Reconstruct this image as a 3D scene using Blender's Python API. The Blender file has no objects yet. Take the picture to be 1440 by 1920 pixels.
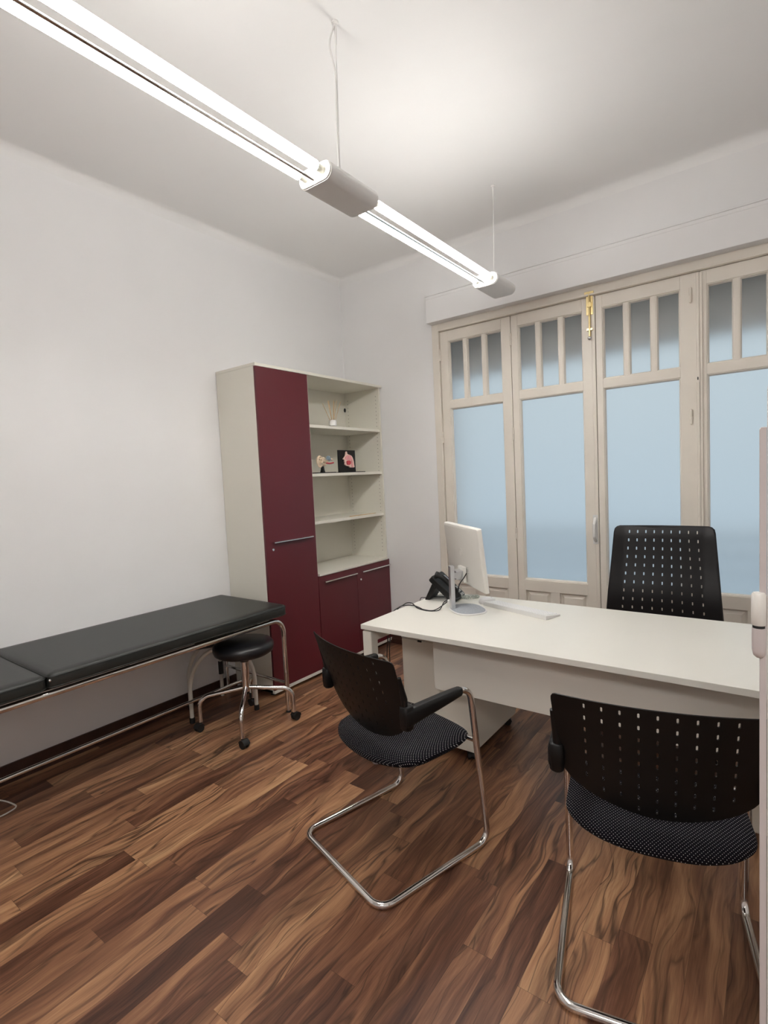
import bpy, bmesh, math, random
from mathutils import Vector, Matrix
random.seed(4)
S = bpy.context.scene
COL = S.collection
PI = math.pi

# ------------------------------------------------------------------ node helpers
class NT:
    def __init__(s, name):
        s.m = bpy.data.materials.new(name); s.m.use_nodes = True
        s.t = s.m.node_tree; s.b = s.t.nodes['Principled BSDF']
    def n(s, typ, **kw):
        nd = s.t.nodes.new(typ)
        for k, v in kw.items(): setattr(nd, k, v)
        return nd
    def put(s, sock, v):
        if hasattr(v, 'links') or isinstance(v, bpy.types.NodeSocket): s.t.links.new(v, sock)
        else: sock.default_value = v
    def math(s, op, a, b=0.0, c=0.0):
        nd = s.n('ShaderNodeMath', operation=op)
        s.put(nd.inputs[0], a); s.put(nd.inputs[1], b); s.put(nd.inputs[2], c)
        return nd.outputs[0]
    def xyz(s, x, y, z):
        nd = s.n('ShaderNodeCombineXYZ')
        for i, v in enumerate((x, y, z)): s.put(nd.inputs[i], v)
        return nd.outputs[0]
    def noise(s, vec, scale, detail=3.0, rough=0.5, dist=0.0):
        nd = s.n('ShaderNodeTexNoise')
        s.put(nd.inputs['Vector'], vec); nd.inputs['Scale'].default_value = scale
        nd.inputs['Detail'].default_value = detail; nd.inputs['Roughness'].default_value = rough
        nd.inputs['Distortion'].default_value = dist
        return nd.outputs[0]
    def ramp(s, fac, stops):
        nd = s.n('ShaderNodeValToRGB'); e = nd.color_ramp.elements
        while len(e) < len(stops): e.new(0.5)
        for i, (p, c) in enumerate(stops):
            e[i].position = p; e[i].color = (*c, 1)
        s.put(nd.inputs[0], fac); return nd.outputs[0]
    def mix(s, fac, a, b, mode='MIX'):
        nd = s.n('ShaderNodeMix', data_type='RGBA', blend_type=mode)
        s.put(nd.inputs[0], fac)
        s.put(nd.inputs[6], a if not isinstance(a, tuple) else (*a, 1))
        s.put(nd.inputs[7], b if not isinstance(b, tuple) else (*b, 1))
        return nd.outputs[2]
    def base(s, v): s.put(s.b.inputs['Base Color'], v if not isinstance(v, tuple) else (*v, 1))
    def bump(s, h, strength, dist=0.002):
        nd = s.n('ShaderNodeBump'); nd.inputs['Strength'].default_value = strength
        nd.inputs['Distance'].default_value = dist
        s.put(nd.inputs['Height'], h); s.put(s.b.inputs['Normal'], nd.outputs[0])
    def obj(s): return s.n('ShaderNodeTexCoord').outputs['Object']

def mat(name, col, rough=0.5, metal=0.0, var=0.0, vscale=8.0, bump=0.0, bscale=60.0, spec=None, coat=0.0):
    q = NT(name)
    q.b.inputs['Roughness'].default_value = rough
    q.b.inputs['Metallic'].default_value = metal
    q.b.inputs['Coat Weight'].default_value = coat
    if spec is not None: q.b.inputs['Specular IOR Level'].default_value = spec
    if var:
        f = q.noise(q.obj(), vscale, 3.0)
        q.base(q.ramp(f, [(0.3, tuple(c*(1-var) for c in col)), (0.7, tuple(min(1, c*(1+var)) for c in col))]))
    else: q.base(col)
    if bump: q.bump(q.noise(q.obj(), bscale, 2.0), bump)
    return q.m

M = {}
M['wall'] = mat('wall_paint', (.875, .87, .87), .85, var=.012, vscale=2.5, bump=.08, bscale=90)
M['ceil'] = mat('ceiling_paint', (.885, .88, .87), .9, var=.012, vscale=1.5)
M['cream'] = mat('cream_laminate', (.80, .775, .69), .5, var=.01, vscale=3, bump=.02, bscale=300)
M['creamin'] = mat('cream_laminate_inner', (.77, .745, .66), .55, var=.01, vscale=3)
M['red'] = mat('burgundy_laminate', (.105, .012, .019), .38, var=.05, vscale=2, bump=.02, bscale=300)
M['steel'] = mat('brushed_steel', (.75, .75, .76), .25, 1.0)
M['chrome'] = mat('chrome', (.80, .78, .76), .11, 1.0)
M['vinyl'] = mat('black_vinyl', (.016, .018, .016), .42, var=.15, vscale=5, bump=.12, bscale=45, spec=.6)
M['stoolvinyl'] = mat('black_stool_vinyl', (.008, .008, .010), .3, var=.1, vscale=9, spec=.5)
M['plastic'] = mat('black_plastic', (.0060, .0055, .0055), .42, var=.1, vscale=12, bump=.05, bscale=500, spec=.3)
M['rubber'] = mat('black_rubber', (.010, .010, .010), .6, var=.1)
M['leather'] = mat('black_leather', (.008, .0075, .0085), .36, var=.1, vscale=20, bump=.12, bscale=220, spec=.35)
M['desk'] = mat('desk_laminate', (.80, .775, .71), .42, var=.008, vscale=4, bump=.015, bscale=300)
M['deskmetal'] = mat('cream_lacquered_steel', (.78, .755, .68), .45, var=.01)
M['joinery'] = mat('cream_joinery_paint', (.80, .745, .665), .42, var=.03, vscale=5, bump=.06, bscale=40)
M['whiteplastic'] = mat('white_plastic', (.80, .79, .77), .4, var=.01)
M['monitorback'] = mat('monitor_shell', (.78, .76, .71), .5, var=.01)
M['fabricgrey'] = mat('grey_stand_top', (.36, .38, .41), .7, var=.12, vscale=120)
M['alu'] = mat('anodised_aluminium', (.62, .63, .65), .35, .85)
M['brass'] = mat('brass', (.75, .60, .30), .28, 1.0, var=.08, vscale=30)
M['whiteenamel'] = mat('cream_enamel_tube', (.68, .65, .58), .35, var=.03)
M['skirt'] = mat('dark_skirting', (.045, .018, .012), .4, var=.25, vscale=14)
M['dark'] = mat('dark_gap', (.02, .018, .016), .8, var=.1)
M['doorpaint'] = mat('door_gloss_paint', (.84, .82, .77), .35, var=.02)
M['mauvepaint'] = mat('door_edge_paint', (.62, .56, .55), .4, var=.04)
M['lampwhite'] = mat('lamp_housing_white', (.85, .84, .82), .4, var=.01)
M['cap'] = mat('lamp_cap_steel', (.70, .69, .60), .3, .7)
M['bone'] = mat('model_bone', (.78, .62, .45), .45, var=.12, vscale=60)
M['flesh'] = mat('model_flesh_pink', (.78, .35, .36), .4, var=.15, vscale=60)
M['deepred'] = mat('model_deep_red', (.55, .05, .07), .4, var=.1, vscale=60)
M['palepink'] = mat('model_pale_pink', (.85, .60, .52), .4, var=.1, vscale=60)
M['bluegrey'] = mat('model_blue_grey', (.30, .40, .48), .35, var=.2, vscale=60)
M['reed'] = mat('rattan_reed', (.62, .42, .22), .7, var=.15, vscale=40)
M['whitecable'] = mat('white_cable', (.70, .66, .60), .5, var=.02)
M['blackcable'] = mat('black_cable', (.012, .012, .012), .5, var=.1)
M['greycord'] = mat('grey_green_coil', (.50, .54, .48), .5, var=.05)
M['shutter'] = mat('roller_shutter_slats', (.80, .77, .73), .6, var=.06)
M['rail'] = mat('balcony_paint', (.12, .14, .17), .5, var=.05)
M['screen'] = mat('monitor_screen', (.01, .01, .012), .2, var=.02)
M['print'] = mat('grey_print', (.45, .44, .42), .5, var=.02)
M['emblem'] = mat('embossed_mark', (.70, .675, .62), .5, var=.01)
M['keytop'] = mat('key_caps', (.84, .83, .82), .45, var=.01)
M['display'] = mat('phone_display', (.35, .38, .45), .2, var=.05)

def fabric():
    q = NT('black_dotted_fabric')
    sx = q.n('ShaderNodeSeparateXYZ'); q.t.links.new(q.obj(), sx.inputs[0])
    p = .0096
    y = q.math('DIVIDE', q.math('ADD', sx.outputs[1], sx.outputs[2]), p*.72)
    row = q.math('FLOOR', y)
    off = q.math('MULTIPLY', q.math('MODULO', q.math('ABSOLUTE', row), 2.0), .5)
    x = q.math('ADD', q.math('DIVIDE', sx.outputs[0], p), off)
    dx = q.math('SUBTRACT', q.math('FRACT', x), .5)
    dy = q.math('MULTIPLY', q.math('SUBTRACT', q.math('FRACT', y), .5), .72)
    d = q.math('SQRT', q.math('ADD', q.math('MULTIPLY', dx, dx), q.math('MULTIPLY', dy, dy)))
    dot = q.math('LESS_THAN', d, .105)
    q.base(q.mix(dot, (.0045, .004, .007), (.58, .56, .55)))
    q.b.inputs['Roughness'].default_value = .9
    q.b.inputs['Specular IOR Level'].default_value = .15
    q.bump(q.noise(q.obj(), 400, 2), .2)
    return q.m
M['fabric'] = fabric()

def floor_mat():
    q = NT('walnut_strip_laminate')
    sx = q.n('ShaderNodeSeparateXYZ'); q.t.links.new(q.n('ShaderNodeTexCoord').outputs['Object'], sx.inputs[0])
    X, Y = sx.outputs[0], sx.outputs[1]
    W, L = .0965, .86
    u = q.math('DIVIDE', q.math('ADD', X, 5.0 + .03), W)
    strip = q.math('FLOOR', u)
    wn = q.n('ShaderNodeTexWhiteNoise', noise_dimensions='1D'); q.put(wn.inputs['W'], strip)
    v = q.math('ADD', q.math('DIVIDE', Y, L), q.math('MULTIPLY', wn.outputs['Value'], 9.0))
    seg = q.math('FLOOR', v)
    wn2 = q.n('ShaderNodeTexWhiteNoise', noise_dimensions='2D'); q.put(wn2.inputs['Vector'], q.xyz(strip, seg, 0.0))
    r = wn2.outputs['Value']
    wn3 = q.n('ShaderNodeTexWhiteNoise', noise_dimensions='3D'); q.put(wn3.inputs['Vector'], q.xyz(strip, seg, 7.0))
    r2 = wn3.outputs['Value']
    # broad figure, stretched along the board
    shx = q.math('MULTIPLY', r, 37.0); shy = q.math('MULTIPLY', r2, 53.0)
    wob = q.noise(q.xyz(q.math('ADD', q.math('MULTIPLY', X, 3.0), shx), q.math('ADD', q.math('MULTIPLY', Y, 2.0), shy), 0.0), 1.0, 2.0)
    gx = q.math('ADD', q.math('ADD', q.math('MULTIPLY', X, 21.0), shx), q.math('MULTIPLY', wob, 3.4))
    gy = q.math('ADD', q.math('MULTIPLY', Y, 1.25), shy)
    fig = q.noise(q.xyz(gx, gy, r), 1.0, 5.0, .55, .45)
    dark = q.noise(q.xyz(q.math('ADD', q.math('MULTIPLY', gx, .55), 11.0), q.math('MULTIPLY', gy, .85), r2), 1.0, 4.0, .55, .8)
    vein = q.noise(q.xyz(q.math('MULTIPLY', gx, .8), q.math('ADD', gy, 4.0), r), 1.0, 2.0, .5, .7)
    fine = q.noise(q.xyz(q.math('ADD', q.math('MULTIPLY', X, 210.0), shx), q.math('MULTIPLY', Y, 7.0), r), 1.0, 4.0, .6)
    t = q.math('ADD', q.math('MULTIPLY', q.math('SUBTRACT', fig, .5), 1.25), q.math('ADD', q.math('MULTIPLY', r, .56), .24))
    t = q.math('ADD', t, q.math('MULTIPLY', q.math('SUBTRACT', fine, .5), .48))
    col = q.ramp(t, [(.08, (.055, .022, .014)), (.32, (.140, .060, .035)), (.55, (.245, .115, .062)), (.78, (.395, .205, .108)), (1.0, (.54, .32, .17))])
    dm = q.ramp(dark, [(.53, (0, 0, 0)), (.70, (1, 1, 1))])
    col = q.mix(q.math('MULTIPLY', dm, .68), col, (.045, .020, .013))
    ln = q.math('ABSOLUTE', q.math('SUBTRACT', vein, .5))
    lm = q.ramp(ln, [(.0, (1, 1, 1)), (.03, (0, 0, 0))])
    col = q.mix(q.math('MULTIPLY', lm, q.math('ADD', q.math('MULTIPLY', r2, .5), .35)), col, (.030, .014, .010))
    # seams
    fu = q.math('ABSOLUTE', q.math('SUBTRACT', q.math('FRACT', u), .5))
    fv = q.math('ABSOLUTE', q.math('SUBTRACT', q.math('FRACT', v), .5))
    seam = q.math('MAXIMUM', q.math('GREATER_THAN', fu, .492), q.math('GREATER_THAN', fv, .4990))
    col = q.mix(q.math('MULTIPLY', seam, .45), col, (.03, .015, .01))
    q.base(col)
    q.put(q.b.inputs['Roughness'], q.math('ADD', .27, q.math('MULTIPLY', fine, .14)))
    q.b.inputs['Specular IOR Level'].default_value = .35
    q.bump(fine, .08, .001)
    return q.m
M['floor'] = floor_mat()

def glass_mat():
    q = NT('frosted_glass')
    q.base((.95, .97, .98))
    q.b.inputs['Transmission Weight'].default_value = 1.0
    f = q.noise(q.obj(), 3.0, 1.0)
    q.put(q.b.inputs['Roughness'], q.math('ADD', .62, q.math('MULTIPLY', f, .04)))
    q.b.inputs['IOR'].default_value = 1.4
    return q.m
M['glass'] = glass_mat()

def clear_glass():
    q = NT('clear_bottle_glass'); q.base((.96, .95, .93))
    q.b.inputs['Transmission Weight'].default_value = 1.0
    q.put(q.b.inputs['Roughness'], q.math('MULTIPLY', q.noise(q.obj(), 20.0), .06))
    q.b.inputs['IOR'].default_value = 1.35
    return q.m
M['clear'] = clear_glass()

TUBE_STRENGTH = 53.0
TOP = .265
REAR_FILL = 39.0  # energy of the added fill light behind the camera
def tube_mat():
    q = NT('fluorescent_tube_glow')
    q.base((.9, .9, .9))
    q.b.inputs['Emission Color'].default_value = (1.0, .978, .94, 1)
    # emission cut on the upper half, made up to calm the ceiling hot spot
    nz = q.n('ShaderNodeSeparateXYZ'); q.t.links.new(q.n('ShaderNodeNewGeometry').outputs['Normal'], nz.inputs[0])
    mr = q.n('ShaderNodeMapRange'); q.put(mr.inputs[0], nz.outputs[2])
    for i, v in ((1, -.25), (2, .45), (3, TUBE_STRENGTH), (4, TUBE_STRENGTH*TOP)): mr.inputs[i].default_value = v
    q.put(q.b.inputs['Emission Strength'], mr.outputs[0])
    return q.m
M['tube'] = tube_mat()

# ------------------------------------------------------------------ mesh helpers
def obj(name, bm, m, parent=None, smooth=None, loc=None):
    me = bpy.data.meshes.new(name)
    bmesh.ops.recalc_face_normals(bm, faces=bm.faces)
    bm.to_mesh(me); bm.free()
    if m is not None: me.materials.append(M[m] if isinstance(m, str) else m)
    o = bpy.data.objects.new(name, me); COL.objects.link(o)
    if parent is not None: o.parent = parent
    if loc is not None: o.location = loc
    if smooth is not None:
        for p in me.polygons: p.use_smooth = True
        try: me.set_sharp_from_angle(angle=math.radians(smooth))
        except Exception: pass
    return o

def bev(o, w=.003, seg=2):
    b = o.modifiers.new('Bevel', 'BEVEL'); b.width = w; b.segments = seg; b.limit_method = 'ANGLE'
    b.angle_limit = math.radians(40); b.harden_normals = False
    return o

def thing(name, label, cat, loc=(0, 0, 0), rz=0, group=None):
    o = bpy.data.objects.new(name, None); COL.objects.link(o)
    o.empty_display_size = .1
    o.location = loc; o.rotation_euler = (0, 0, rz)
    o['label'] = label; o['category'] = cat
    if group: o['group'] = group
    return o
def tag(o, label, cat, group=None, kind=None):
    o['label'] = label; o['category'] = cat
    if group: o['group'] = group
    if kind: o['kind'] = kind
    return o
def struct(o, label=None, cat=None):
    o['kind'] = 'structure'
    if label: o['label'] = label
    if cat: o['category'] = cat
    return o
def lab(o, label): o['label'] = label; return o

def box(bm, x0, x1, y0, y1, z0, z1, mtx=None):
    vs = [bm.verts.new((x, y, z)) for z in (z0, z1) for y in (y0, y1) for x in (x0, x1)]
    for f in ((0, 2, 3, 1), (4, 5, 7, 6), (0, 1, 5, 4), (2, 6, 7, 3), (0, 4, 6, 2), (1, 3, 7, 5)):
        bm.faces.new([vs[i] for i in f])
    if mtx is not None:
        for v in vs: v.co = mtx @ v.co
    return vs
def boxo(name, x0, x1, y0, y1, z0, z1, m, parent=None, b=.002, mtx=None, seg=2):
    bm = bmesh.new(); box(bm, x0, x1, y0, y1, z0, z1, mtx)
    o = obj(name, bm, m, parent)
    if b: bev(o, b, seg)
    return o

def fillet(pts, rad, n=7):
    pts = [Vector(p) for p in pts]; out = [pts[0]]
    for i in range(1, len(pts)-1):
        a, p, b = pts[i-1], pts[i], pts[i+1]
        r = rad[i] if isinstance(rad, (list, tuple)) else rad
        d1 = (a-p).normalized(); d2 = (b-p).normalized()
        ang = d1.angle(d2)
        if r <= 0 or ang > PI-.02: out.append(p); continue
        t = min(r/math.tan(ang/2), (a-p).length*.48, (b-p).length*.48)
        s, e = p+d1*t, p+d2*t
        rr = t*math.tan(ang/2)
        c = p+(d1+d2).normalized()*(rr/math.sin(ang/2))
        v0, v1 = s-c, e-c; w = v0.angle(v1)
        for k in range(n+1):
            f = k/n
            out.append(c+(v0*math.sin((1-f)*w)+v1*math.sin(f*w))/math.sin(w))
    out.append(pts[-1]); return out

def tube(bm, pts, r, seg=14, cap=True, rad=None):
    pts = [Vector(p) for p in pts]; n = len(pts)
    tang = []
    for i in range(n):
        d = pts[min(i+1, n-1)]-pts[max(i-1, 0)]
        tang.append(d.normalized())
    up = Vector((0, 0, 1)) if abs(tang[0].z) < .9 else Vector((1, 0, 0))
    nrm = (up-tang[0]*up.dot(tang[0])).normalized()
    rings = []
    for i in range(n):
        if i: nrm = (nrm-tang[i]*nrm.dot(tang[i])).normalized()
        bn = tang[i].cross(nrm)
        rr = rad[i] if rad else r
        rings.append([bm.verts.new(pts[i]+(nrm*math.cos(2*PI*k/seg)+bn*math.sin(2*PI*k/seg))*rr) for k in range(seg)])
    for i in range(n-1):
        for k in range(seg):
            bm.faces.new((rings[i][k], rings[i][(k+1) % seg], rings[i+1][(k+1) % seg], rings[i+1][k]))
    if cap:
        bm.faces.new(rings[0][::-1]); bm.faces.new(rings[-1])
def tubeo(name, pts, r, m, parent=None, seg=14, rad=None):
    bm = bmesh.new(); tube(bm, pts, r, seg, True, rad); return obj(name, bm, m, parent, 50)

def loft(bm, rings, cap=True):
    R = [[bm.verts.new(p) for p in ring] for ring in rings]; n = len(R[0])
    for i in range(len(R)-1):
        for k in range(n):
            bm.faces.new((R[i][k], R[i][(k+1) % n], R[i+1][(k+1) % n], R[i+1][k]))
    if cap: bm.faces.new(R[0][::-1]); bm.faces.new(R[-1])
    return R
def lathe(bm, prof, c=(0, 0, 0), seg=28, mtx=None):
    rings = []
    for r, z in prof:
        ring = []
        for k in range(seg):
            p = Vector((c[0]+max(r, 1e-4)*math.cos(2*PI*k/seg), c[1]+max(r, 1e-4)*math.sin(2*PI*k/seg), c[2]+z))
            ring.append(mtx @ p if mtx is not None else p)
        rings.append(ring)
    loft(bm, rings)
def latheo(name, prof, c, m, parent=None, seg=28, smooth=35, mtx=None):
    bm = bmesh.new(); lathe(bm, prof, c, seg, mtx); return obj(name, bm, m, parent, smooth)
def prism(bm, poly, z0, z1, mtx=None):
    rings = [[Vector((x, y, z)) for x, y in poly] for z in (z0, z1)]
    if mtx is not None: rings = [[mtx @ p for p in r] for r in rings]
    return loft(bm, rings)
def rrect(w, h, r, n=5, cx=0, cy=0):
    out = []
    for sx, sy, a0 in ((1, 1, 0), (-1, 1, PI/2), (-1, -1, PI), (1, -1, 1.5*PI)):
        for k in range(n+1):
            a = a0+PI/2*k/n
            out.append((cx+sx*(w/2-r)+r*math.cos(a), cy+sy*(h/2-r)+r*math.sin(a)))
    return out
def spline(pts, per=8):
    pts = [Vector(p) for p in pts]; out = []
    for i in range(len(pts)-1):
        p0 = pts[max(i-1, 0)]; p1 = pts[i]; p2 = pts[i+1]; p3 = pts[min(i+2, len(pts)-1)]
        for k in range(per):
            t = k/per
            out.append(.5*((2*p1)+(p2-p0)*t+(2*p0-5*p1+4*p2-p3)*t*t+(3*p1-p0-3*p2+p3)*t**3))
    out.append(pts[-1]); return out
def ball(bm, c, r, sx=1, sy=1, sz=1, seg=16, mtx=None):
    prof = [(math.sin(PI*i/10), -math.cos(PI*i/10)) for i in range(11)]
    rings = []
    for pr, pz in prof:
        ring = []
        for k in range(seg):
            p = Vector((max(pr, 1e-3)*math.cos(2*PI*k/seg)*r*sx, max(pr, 1e-3)*math.sin(2*PI*k/seg)*r*sy, pz*r*sz))
            ring.append((mtx @ p if mtx is not None else p)+Vector(c))
        rings.append(ring)
    loft(bm, rings)

# ------------------------------------------------------------------ camera
cam_d = bpy.data.cameras.new('camera'); cam = bpy.data.objects.new('camera', cam_d); COL.objects.link(cam)
yaw, pit, rol = .643886544, .0654614471, .0471953495
cy_, sy_, cp, sp = math.cos(yaw), math.sin(yaw), math.cos(pit), math.sin(pit)
f_ = Vector((-sy_*cp, cy_*cp, -sp)); r_ = Vector((cy_, sy_, 0)); d_ = f_.cross(r_)
R_ = r_*math.cos(rol)+d_*math.sin(rol); D_ = -r_*math.sin(rol)+d_*math.cos(rol)
mw = Matrix((( R_.x, -D_.x, -f_.x, 0), (R_.y, -D_.y, -f_.y, 0), (R_.z, -D_.z, -f_.z, 1.47), (0, 0, 0, 1)))
cam.matrix_world = mw
cam_d.sensor_fit = 'HORIZONTAL'; cam_d.sensor_width = 36; cam_d.lens = 982.45/1440*36
cam_d.clip_start = .02
S.camera = cam

# ------------------------------------------------------------------ room shell
XW, YW, ZC = -3.157, 3.70, 3.26       # left wall, window wall, ceiling
XR, YF = 1.35, -2.6
bm = bmesh.new(); box(bm, XW-.1, XR+.1, YF-.1, YW+.37, -.06, 0)
struct(obj('floor', bm, 'floor'), 'dark walnut strip laminate floor', 'floor')
# ceiling with a small cove all round
bm = bmesh.new()
cv = .06
prof = [(0, 0)]
def coved(d): return ZC-cv+math.sqrt(max(cv*cv-(cv-d)**2, 0)) if d < cv else ZC
steps = [0, .004, .012, .024, .04, cv]
rings = []
for d in steps:
    z = coved(d)
    rings.append([(XW+d, YF+d, z), (XR-d, YF+d, z), (XR-d, YW-d, z), (XW+d, YW-d, z)])
Rg = loft(bm, [[Vector(p) for p in r] for r in rings], cap=False)
bm.faces.new(Rg[-1])
top = [bm.verts.new(p) for p in ((XW, YF, ZC+.1), (XR, YF, ZC+.1), (XR, YW, ZC+.1), (XW, YW, ZC+.1))]
bm.faces.new(top)
for k in range(4): bm.faces.new((Rg[0][k], Rg[0][(k+1) % 4], top[(k+1) % 4], top[k]))
struct(obj('ceiling', bm, 'ceil', None, 30), 'plain white ceiling', 'ceiling')
bm = bmesh.new(); box(bm, XW-.12, XW, YF-.12, YW+.35, 0, ZC+.1); struct(obj('wall_left', bm, 'wall'), 'bare white wall behind the couch', 'wall')
bm = bmesh.new(); box(bm, XR, XR+.12, YF-.12, YW+.35, 0, ZC+.1); struct(obj('wall_right', bm, 'wall'), 'white wall on the right', 'wall')
bm = bmesh.new(); box(bm, XW, XR, YF-.12, YF, 0, ZC+.1); struct(obj('wall_front', bm, 'wall'), 'white wall facing the window', 'wall')
OX0, OX1, OZ = -2.19, .262, 2.68
bm = bmesh.new()
box(bm, XW, OX0, YW, YW+.35, 0, ZC+.1); box(bm, OX1, XR, YW, YW+.35, 0, ZC+.1); box(bm, OX0, OX1, YW, YW+.35, OZ, ZC+.1)
struct(obj('wall_back', bm, 'wall'), 'white wall around the tall windows', 'wall')
# skirting
def skirting(name, path_x, y0, y1, along='y'):
    bm = bmesh.new()
    if along == 'y':
        box(bm, path_x, path_x+.012, y0, y1, 0, .096); box(bm, path_x+.012, path_x+.017, y0, y1, 0, .044)
    else:
        box(bm, y0, y1, path_x-.022, path_x, 0, .105); box(bm, y0, y1, path_x-.028, path_x-.022, 0, .044)
    return struct(bev(obj(name, bm, 'skirt'), .0015), 'dark brown skirting board', 'baseboard')
skirting('baseboard_left', XW, YF, 2.31)
skirting('baseboard_back', YW, -2.75, -2.215, 'x')

# ------------------------------------------------------------------ window joinery
def frame_box():
    bm = bmesh.new()
    box(bm, -2.205, -2.146, 3.682, 3.80, 0, 2.68)
    box(bm, .222, .280, 3.682, 3.80, 0, 2.68)
    box(bm, -2.146, .222, 3.682, 3.80, 2.600, 2.68)
    box(bm, -2.152, -2.140, 3.674, 3.684, 0, 2.612); box(bm, .216, .228, 3.674, 3.684, 0, 2.612)
    box(bm, -2.152, .228, 3.674, 3.684, 2.602, 2.614)
    return struct(bev(obj('trim_1', bm, 'joinery'), .003), 'cream window frame around the four leaves', 'frame')
frame_box()
bm = bmesh.new()
box(bm, -2.206, .30, 3.606, YW, 2.660, 2.862)
box(bm, -2.208, .302, 3.604, YW, 2.838, 2.844); box(bm, -2.209, .303, 3.602, YW, 2.862, 2.874)
o = bev(obj('trim_2', bm, 'wall'), .003); struct(o, 'white boxed lintel above the windows', 'trim')

def hinge(parent, x, z, y=3.690, h=.085):
    bm = bmesh.new(); lathe(bm, [(0, -h/2-.006), (.004, -h/2-.003), (.0075, -h/2), (.0075, -.001), (.0068, 0), (.0075, .001), (.0075, h/2), (.004, h/2+.003), (0, h/2+.006)], (x, y, z), 12)
    return obj('hinge', bm, 'joinery', parent, 40)

PZ0, PZ1, UZ0, UZ1 = .675, 1.984, 2.060, 2.508
def leaf(idx, x0, x1, px0, px1, label, yf=3.70):
    e0 = .009
    W_ = thing('window_%d' % idx, label, 'window', ((x0+x1)/2, yf, 0)); W_['kind'] = 'structure'
    cx = (x0+x1)/2
    yb = .045
    L = lambda x: x-cx
    zt = 2.598
    mw_ = .044
    pw = (px1-px0-2*mw_)/3
    bm = bmesh.new()
    box(bm, L(x0), L(px0)-e0, 0, yb, .02, zt); box(bm, L(px1)+e0, L(x1), 0, yb, .02, zt)
    box(bm, L(px0)-e0, L(px1)+e0, 0, yb, UZ1+e0, zt); box(bm, L(px0)-e0, L(px1)+e0, 0, yb, PZ1+e0, UZ0-e0)
    box(bm, L(px0)-e0, L(px1)+e0, 0, yb, .585, PZ0-e0); box(bm, L(px0)-e0, L(px0), 0, yb, .02, .585); box(bm, L(px1), L(px1)+e0, 0, yb, .02, .585); box(bm, L(px0), L(px1), 0, yb, .02, .18)
    mid = (px0+px1)/2
    box(bm, L(mid)-.032, L(mid)+.032, 0, yb, .18, .585)
    opens = [(px0, px1, PZ0, PZ1)]
    for k in range(3):
        a = px0+k*(pw+mw_); opens.append((a, a+pw, UZ0, UZ1))
        if k < 2: box(bm, L(a+pw)+e0, L(a+pw+mw_)-e0, .004, yb, UZ0-e0, UZ1+e0)
    fr = bev(obj('sash_frame', bm, 'joinery', W_), .002)
    # mouldings round each pane
    for a, b, z0, z1 in opens:
        bm = bmesh.new(); t = .011; e_ = .009
        a, b, z0, z1 = a-e_, b+e_, z0-e_, z1+e_
        prof = [(0, .006), (0, .030), (t, .030), (t, .020), (t*.4, .006)]
        cor = [(a, z0, 1, 1), (b, z0, -1, 1), (b, z1, -1, -1), (a, z1, 1, -1)]
        rings = [[Vector((L(x)+sx*p, q, z+sz*p)) for p, q in prof] for x, z, sx, sz in cor]
        Rg = [[bm.verts.new(p) for p in r] for r in rings]
        for i in range(4):
            for k in range(5):
                bm.faces.new((Rg[i][k], Rg[i][(k+1) % 5], Rg[(i+1) % 4][(k+1) % 5], Rg[(i+1) % 4][k]))
        obj('glazing_bead', bm, 'joinery', W_)
        bm = bmesh.new(); box(bm, L(a)+.002, L(b)-.002, .030, .035, z0+.002, z1-.002)
        obj('glass_pane', bm, 'glass', W_)
    # two raised panels at the bottom
    for a, b in ((px0, mid-.032), (mid+.032, px1)):
        bm = bmesh.new()
        rr = []
        for ins, dep in ((0, .038), (0, .022), (.012, .022), (.030, .008), (.030, .008)):
            rr.append([Vector((L(a)+ins, dep, .18+ins)), Vector((L(b)-ins, dep, .18+ins)), Vector((L(b)-ins, dep, .585-ins)), Vector((L(a)+ins, dep, .585-ins))])
        loft(bm, rr[:4])
        obj('raised_panel', bm, 'joinery', W_)
    return W_, L
J12, J23, J34 = -1.550, -.959, -.364
w1, L1 = leaf(1, -2.142, J12-.002, -2.063, -1.633, 'cream window leaf beside the bare wall')
w2, L2 = leaf(2, J12+.002, J23-.002, -1.489, -1.052, 'cream window leaf behind the monitor')
w3, L3 = leaf(3, J23+.002, J34-.003, -.907, -.476, 'cream window leaf behind the executive chair')
w4, L4 = leaf(4, J34+.003, .218, -.321, .117, 'cream window leaf beside the open door')
hy = -.006
for z in (2.42, 1.77, .98): hinge(w1, L1(-2.143), z, hy)
for z in (2.43, 1.745, 1.01): hinge(w2, L2(J12), z, hy)
for z in (2.47, 1.75): hinge(w3, L3(-.412), z, hy)
# meeting astragals
bm = bmesh.new(); box(bm, L2(J23-.024), L2(J23), -.008, 0, .02, 2.598); bev(obj('astragal', bm, 'joinery', w2), .004)
bm = bmesh.new()
box(bm, L3(-.398), L3(J34)+.012, -.012, 0, .02, 2.590)
tube(bm, [(L3(-.372), -.010, .02), (L3(-.372), -.010, 2.590)], .010, 12)
obj('astragal', bm, 'joinery', w3, 40)
# keyhole plate
bm = bmesh.new(); prism(bm, rrect(.018, .075, .008, 3), 0, .003, Matrix.Translation((L3(-.374), -.020, 1.985)) @ Matrix.Rotation(PI/2, 4, 'X'))
kp = obj('keyhole_plate', bm, 'joinery', w3)
bm = bmesh.new(); prism(bm, rrect(.006, .018, .0028, 3), 0, .0012, Matrix.Translation((L3(-.374), -.0232, 1.972)) @ Matrix.Rotation(PI/2, 4, 'X'))
obj('keyhole', bm, 'dark', kp)
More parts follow.
